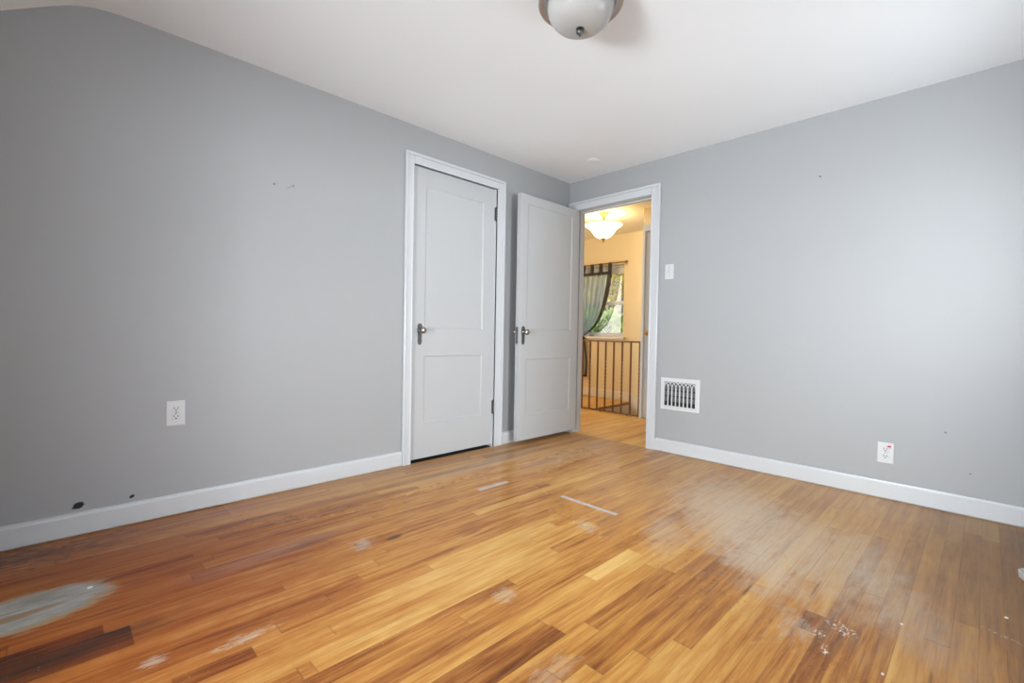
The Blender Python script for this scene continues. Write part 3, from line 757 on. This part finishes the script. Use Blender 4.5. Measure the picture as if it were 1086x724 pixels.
# railing
ROOT_Y = 1.75
rl = thing('stair_railing', 'brown wrought iron stair railing with slim bars in the hall', 'railing', (HX, 0.3, 0.0))
RZ = 0.832
m = MB(); m.box((HX-0.018, -0.093, RZ-0.010), (HX+0.018, ROOT_Y, RZ+0.006), 0.003); m.build('handrail', M['iron'], rl)
m = MB(); m.box((HX-0.014, -0.093, 0.010), (HX+0.014, ROOT_Y, 0.022), 0.002)
for yy in (0.06, 0.42, 0.75, 1.1, 1.5): m.cyl((HX, yy, 0.0), (HX, yy, 0.012), 0.008, n=10)
m.build('bottom_rail', M['iron'], rl)
ys = [-0.082+0.1105*k for k in range(17)]
for k, yy in enumerate(ys):
    tw = (k % 2 == 0)
    m = MB(); t = bmesh.new(); h = 0.0075; N = 60 if tw else 1; rings = []
    for i in range(N+1):
        z = 0.016 + (RZ-0.022)*i/N
        f = min(1, max(0, (z-0.20)/(0.42)))
        a = f*PI*5 if tw else 0
        rings.append([t.verts.new((HX+h*math.sqrt(2)*math.cos(a+PI/4+q*PI/2), yy+h*math.sqrt(2)*math.sin(a+PI/4+q*PI/2), z)) for q in range(4)])
    for A, B in zip(rings, rings[1:]):
        for q in range(4): t.faces.new((A[q], A[(q+1) % 4], B[(q+1) % 4], B[q]))
    t.faces.new(rings[0][::-1]); t.faces.new(rings[-1]); bmesh.ops.recalc_face_normals(t, faces=t.faces)
    m.add(t); b_ = m.build('baluster', M['iron'], rl)
    if tw: b_['label'] = 'twisted iron bar'

# hall pendant
LP = Vector((1.06, 0.352, HH))
LS = lambda pr: [(r*0.86, h*0.86) for r, h in pr]
root = thing('hall_ceiling_light', 'lit hall ceiling light with white glass bowl on a brass stem', 'ceiling light', LP)
m = MB(); m.lathe(LP, LS([(0.0, 0.0), (0.066, 0.0), (0.068, -0.008), (0.058, -0.020), (0.036, -0.038), (0.024, -0.055), (0.018, -0.075), (0.012, -0.085), (0.010, -0.135), (0.016, -0.142), (0.016, -0.150), (0.0, -0.152)]), 'Z', 32)
m.build('canopy', M['brass'], root, smooth=50)
m = MB(); m.lathe(LP, LS([(0.243, -0.158), (0.236, -0.172), (0.205, -0.190), (0.172, -0.215), (0.148, -0.250), (0.125, -0.285), (0.095, -0.313), (0.060, -0.330), (0.0, -0.336)]), 'Z', 48)
m.lathe(LP, LS([(0.243, -0.158), (0.240, -0.154), (0.232, -0.166)]), 'Z', 48)
m.build('glass_bowl', M['lit_glass'], root, smooth=60)
m = MB(); m.lathe(LP, LS([(0.0, -0.330), (0.036, -0.334), (0.034, -0.342), (0.020, -0.348), (0.018, -0.362), (0.010, -0.378), (0.006, -0.392), (0.0, -0.396)]), 'Z', 24)
m.build('finial', M['brass'], root, smooth=50)
m = MB(); m.cyl(LP+Vector((0, 0, -0.15)), LP+Vector((0, 0, -0.285)), 0.006, n=8); m.build('stem', M['brass'], root)
pl = bpy.data.lights.new('hall_bulb', 'POINT'); pl.energy = 9.5; pl.color = (1.0, 0.80, 0.50); pl.shadow_soft_size = 0.06
po = bpy.data.objects.new('hall_bulb', pl); COL.objects.link(po); po.location = LP+Vector((0, 0, -0.13)); po.parent = None
po.location = LP+Vector((0.06, 0.04, -0.125))

# hall window
root = thing('window_4', 'white double hung hall window with a view of green and yellow leaves', 'window', (FX, (WY0+WY1)/2, WZ0), None, 'structure')
m = MB(); xa, xb = FX+0.05, FX+0.10
m.box((xa, WY0, WZ0), (xb, WY0+0.022, WZ1), 0.003); m.box((xa, WY1-0.022, WZ0), (xb, WY1, WZ1), 0.003)
m.box((xa, WY0+0.022, WZ1-0.05), (xb, WY1-0.022, WZ1), 0.003); m.box((xa, WY0+0.022, WZ0), (xb, WY1-0.022, WZ0+0.06), 0.003)
m.box((xa-0.012, WY0+0.022, 1.325), (xb-0.01, WY1-0.022, 1.372), 0.003)
m.build('sash', M['trim'], root)
m = MB(); m.box((FX+0.070, WY0+0.02, WZ0+0.05), (FX+0.073, WY1-0.02, WZ1-0.045)); m.build('pane', M['pane'], root)
m = MB(); m.box((FX-0.055, WY0-0.04, WZ0-0.03), (FX+0.06, WY1+0.05, WZ0), 0.005); m.box((FX-0.018, WY0-0.03, WZ0-0.085), (FX, WY1+0.03, WZ0-0.03), 0.004)
m.build('window_sill', M['cream_trim'], root)
m = MB(); m.box((FX+0.028, WY0+0.012, WZ1-0.115), (FX+0.032, WY1-0.012, WZ1-0.02), 0.001); m.cyl((FX+0.03, WY0+0.008, WZ1-0.022), (FX+0.03, WY1-0.008, WZ1-0.022), 0.018, n=14)
m.cyl((FX+0.03, WY0+0.012, WZ1-0.118), (FX+0.03, WY1-0.012, WZ1-0.118), 0.007, n=10)
m.build('roller_blind', simple('pale_grey_blind', (0.55, 0.57, 0.58), 0.7), root, smooth=40)

# curtain rod and the tied-back sheer curtain
RX, RDZ = FX-0.065, 1.893
root = thing('curtain_rod', 'thin bronze curtain rod above the hall window', 'curtain rod', (RX, 1.2, RDZ))
m = MB(); m.cyl((RX, 0.70, RDZ), (RX, 1.80, RDZ), 0.008, n=12); m.build('rod', M['iron'], root, smooth=40)
for yy in (0.70, 1.80):
    s1_ = -1 if yy < 1 else 1
    m = MB(); m.sph((RX, yy+s1_*0.016, RDZ), 0.017, (0.9, 1.2, 0.9), 12); m.cyl((RX, yy, RDZ), (RX, yy+s1_*0.006, RDZ), 0.012, n=12); m.build('finial', M['iron'], root, smooth=50)
for yy in (0.725, 1.765):
    m = MB(); m.cyl((RX, yy, RDZ), (FX, yy, RDZ-0.01), 0.006, n=8); m.box((FX-0.006, yy-0.012, RDZ-0.04), (FX, yy+0.012, RDZ+0.02), 0.003); m.build('bracket', M['brass'], root, smooth=40)

def lerp_curve(pts, z):
    pts = sorted(pts, key=lambda q: -q[1])
    if z >= pts[0][1]: return pts[0][0]
    for (a, za), (b, zb) in zip(pts, pts[1:]):
        if za >= z >= zb: return a+(b-a)*(za-z)/(za-zb)
    return pts[-1][0]
REDGE = [(0.918, 1.785), (0.925, 1.75), (0.945, 1.61), (0.972, 1.49), (1.004, 1.36), (1.046, 1.231), (1.10, 1.12), (1.169, 1.031), (1.25, 0.957), (1.331, 0.908), (1.375, 0.875), (1.372, 0.84), (1.345, 0.77), (1.318, 0.62), (1.303, 0.484), (1.310, 0.29)]
LEDGE = [(1.72, 1.785), (1.70, 1.5), (1.64, 1.2), (1.56, 1.0), (1.46, 0.90), (1.425, 0.86), (1.44, 0.80), (1.49, 0.65), (1.52, 0.45), (1.53, 0.29)]
root = thing('curtain', 'dark sheer tab-top curtain tied back at the hall window', 'curtain', (RX, 1.3, 0.29))
NS, NZ = 150, 90
def cpt(s, z):
    yr, yl = lerp_curve(REDGE, z), lerp_curve(LEDGE, z)
    gather = min(1.0, (yl-yr)/0.8)
    ph = 2*PI*9*s
    y = yr + (yl-yr)*s + 0.020*gather*math.sin(ph*1.0+0.6)*min(1, 12*s)*min(1, 12*(1-s))
    x = RX + (0.010+0.020*gather)*math.cos(ph) * (0.35 if z > 1.74 else 1.0)
    return Vector((x, y, z))
def cloth(s0, s1, z0, z1, mat, name):
    bm = bmesh.new(); ns = max(2, int(NS*(s1-s0))); nz_ = max(2, int(NZ*(z1-z0)/1.55)); g = []
    for i in range(nz_+1):
        z = z0+(z1-z0)*i/nz_
        g.append([bm.verts.new(cpt(s0+(s1-s0)*j/ns, z)) for j in range(ns+1)])
    for i in range(nz_):
        for j in range(ns): bm.faces.new((g[i][j], g[i][j+1], g[i+1][j+1], g[i+1][j]))
    m = MB(); m.bm.free(); m.bm = bm; o = m.build(name, mat, root, smooth=80); return o
cloth(0.05, 0.97, 0.315, 1.742, M['sheer'], 'sheer_panel')
cloth(0.0, 0.05, 0.315, 1.785, M['hem'], 'side_hem'); cloth(0.97, 1.0, 0.315, 1.785, M['hem'], 'side_hem')
cloth(0.05, 0.97, 1.742, 1.785, M['hem'], 'top_hem'); cloth(0.0, 1.0, 0.29, 0.315, M['hem'], 'bottom_hem')
for k in range(6):
    yc = 0.942+k*0.150
    m = MB(); pts = []
    bmq = bmesh.new(); ringA = []
    for q in range(13):
        a = PI*q/12
        ringA.append((RX+0.012*math.cos(a), RDZ+0.012*math.sin(a)))
    path = [(RX+0.010, 1.775)] + ringA + [(RX-0.010, 1.775)]
    A = [bmq.verts.new((px_, yc-0.024, pz)) for px_, pz in path]; B = [bmq.verts.new((px_, yc+0.024, pz)) for px_, pz in path]
    for q in range(len(path)-1): bmq.faces.new((A[q], A[q+1], B[q+1], B[q]))
    m.add(bmq); m.build('tab', M['hem'], root)
m = MB(); m.tube([(RX+0.045*math.cos(a*PI/8), 1.405+0.055*math.sin(a*PI/8), 0.862+0.012*math.sin(a*PI/8)) for a in range(17)], 0.012, 8)
m.build('tieback', M['hem'], root, smooth=60)

# ---------------------------------------------------------------- outside the hall window
GZ = -3.0
m = MB(); m.box((2.6, -8, GZ-0.1), (30, 25, GZ))
tag(m.build('lawn', simple('grass_green', (0.12, 0.22, 0.05), 0.9, 0, 0.4, 3)), 'green lawn outside the hall window', 'lawn', None, 'structure')
def leafmat(name, a, b):
    t = NT(name); n = t.noise(t.pos()[3], 3.0, 3); return t.set(t.ramp(n, [(0.3, a), (0.7, b)]), 0.6)
LEAF_G = leafmat('green_leaves', (0.10, 0.20, 0.03), (0.34, 0.46, 0.10))
LEAF_Y = leafmat('yellow_leaves', (0.55, 0.40, 0.05), (0.80, 0.66, 0.16))
BARK = simple('grey_bark', (0.30, 0.25, 0.21), 0.9, 0, 0.4, 12)
def tree(name, label, base, blobs, mat, n, size, seed, lean=(0, 0)):
    r = random.Random(seed)
    root = thing(name, label, 'tree', (base[0], base[1], GZ))
    zt = max(b[2] for b in blobs)
    m = MB()
    m.tube([(base[0]+lean[0]*q, base[1]+lean[1]*q+0.04*math.sin(q*5), GZ+(zt-GZ)*q) for q in [i/8 for i in range(9)]], 0.075, 8)
    for (bx_, by_, bz_, br) in blobs:
        m.tube([(base[0]+lean[0]*.6, base[1]+lean[1]*.6, GZ+(bz_-GZ)*.6), ((base[0]+bx_)/2, (base[1]+by_)/2, bz_-br*.9), (bx_, by_, bz_)], 0.032, 6)
    m.build('trunk', BARK, root, smooth=60)
    bm = bmesh.new()
    for _ in range(n):
        bx_, by_, bz_, br = r.choice(blobs)
        d = Vector((r.gauss(0, 1), r.gauss(0, 1), r.gauss(0, 1))).normalized()*br*(r.random()**0.45)
        c = Vector((bx_, by_, bz_))+d
        e = Matrix.Rotation(r.uniform(0, 6.3), 3, 'Z') @ Matrix.Rotation(r.uniform(-1.2, 1.2), 3, 'X')
        s = size*r.uniform(.6, 1.3)
        vs = [bm.verts.new(c+e @ Vector(q)*s) for q in ((0, -1, 0), (.5, 0, .15), (0, 1, 0), (-.5, 0, .15))]
        bm.faces.new(vs)
    m = MB(); m.bm.free(); m.bm = bm; m.build('foliage', mat, root)
    return root
tree('shrub_tree', 'bushy green tree outside the hall window', (6.6, 4.6), [(6.6, 3.9, 1.10, .42), (6.6, 3.45, 0.95, .40), (6.6, 4.4, 1.15, .45), (6.6, 4.95, 1.3, .5), (6.6, 3.9, .55, .5), (6.6, 4.6, .5, .6), (6.7, 4.3, -0.4, .7), (6.6, 5.3, .6, .7)], LEAF_G, 4200, 0.10, 3)
tree('autumn_tree', 'yellow leaved tree outside the hall window', (8.2, 5.1), [(8.1, 4.7, 2.6, .5), (8.2, 5.4, 2.6, .6), (8.2, 5.0, 2.0, .35), (8.2, 5.8, 1.8, .6), (8.3, 4.3, 2.2, .35), (8.2, 6.2, 2.6, .5)], LEAF_Y, 3000, 0.09, 5)
tree('distant_tree', 'pale green tree farther off outside the hall window', (12.5, 7.6), [(12.5, 7.2, 1.7, 1.3), (12.6, 8.6, 1.4, 1.4), (12.5, 6.2, 1.2, 1.2), (12.6, 7.6, 2.9, 1.1), (12.6, 9.2, 3.0, 1.1)], leafmat('pale_leaves', (0.22, 0.20, 0.11), (0.48, 0.42, 0.30)), 4200, 0.17, 9)

# ---------------------------------------------------------------- white tray at the right edge
root = thing('plastic_tray', 'white rounded plastic tray lying on the floor at the right edge', 'tray', (-0.775, -2.945, 0.0))
def rr(cx, cy, wx, wy, r, rot):
    pts = []
    for sx, sy, a0 in ((1, 1, 0), (-1, 1, PI/2), (-1, -1, PI), (1, -1, 3*PI/2)):
        for q in range(7):
            a = a0+q*PI/12; pts.append((sx*(wx-r)+r*math.cos(a), sy*(wy-r)+r*math.sin(a)))
    c, s = math.cos(rot), math.sin(rot)
    return [(cx+u*c-v*s, cy+u*s+v*c) for u, v in pts]
def tray_loop(bm, ins, z): return [bm.verts.new((u, v, z)) for u, v in rr(-0.775, -2.945, 0.10-ins, 0.075-ins, 0.035-ins*.5, 0.35)]
bm = bmesh.new()
L_ = [tray_loop(bm, i_, z_) for i_, z_ in ((0.012, 0.0), (0.002, 0.004), (0.0, 0.028), (0.003, 0.031), (0.007, 0.028), (0.010, 0.008))]
for A, B in zip(L_, L_[1:]):
    for k in range(len(A)): bm.faces.new((A[k], A[(k+1) % len(A)], B[(k+1) % len(A)], B[k]))
bm.faces.new(L_[0][::-1]); bm.faces.new(L_[-1]); bmesh.ops.recalc_face_normals(bm, faces=bm.faces)
m = MB(); m.bm.free(); m.bm = bm; m.build('tray_body', M['plate'], root, smooth=40)
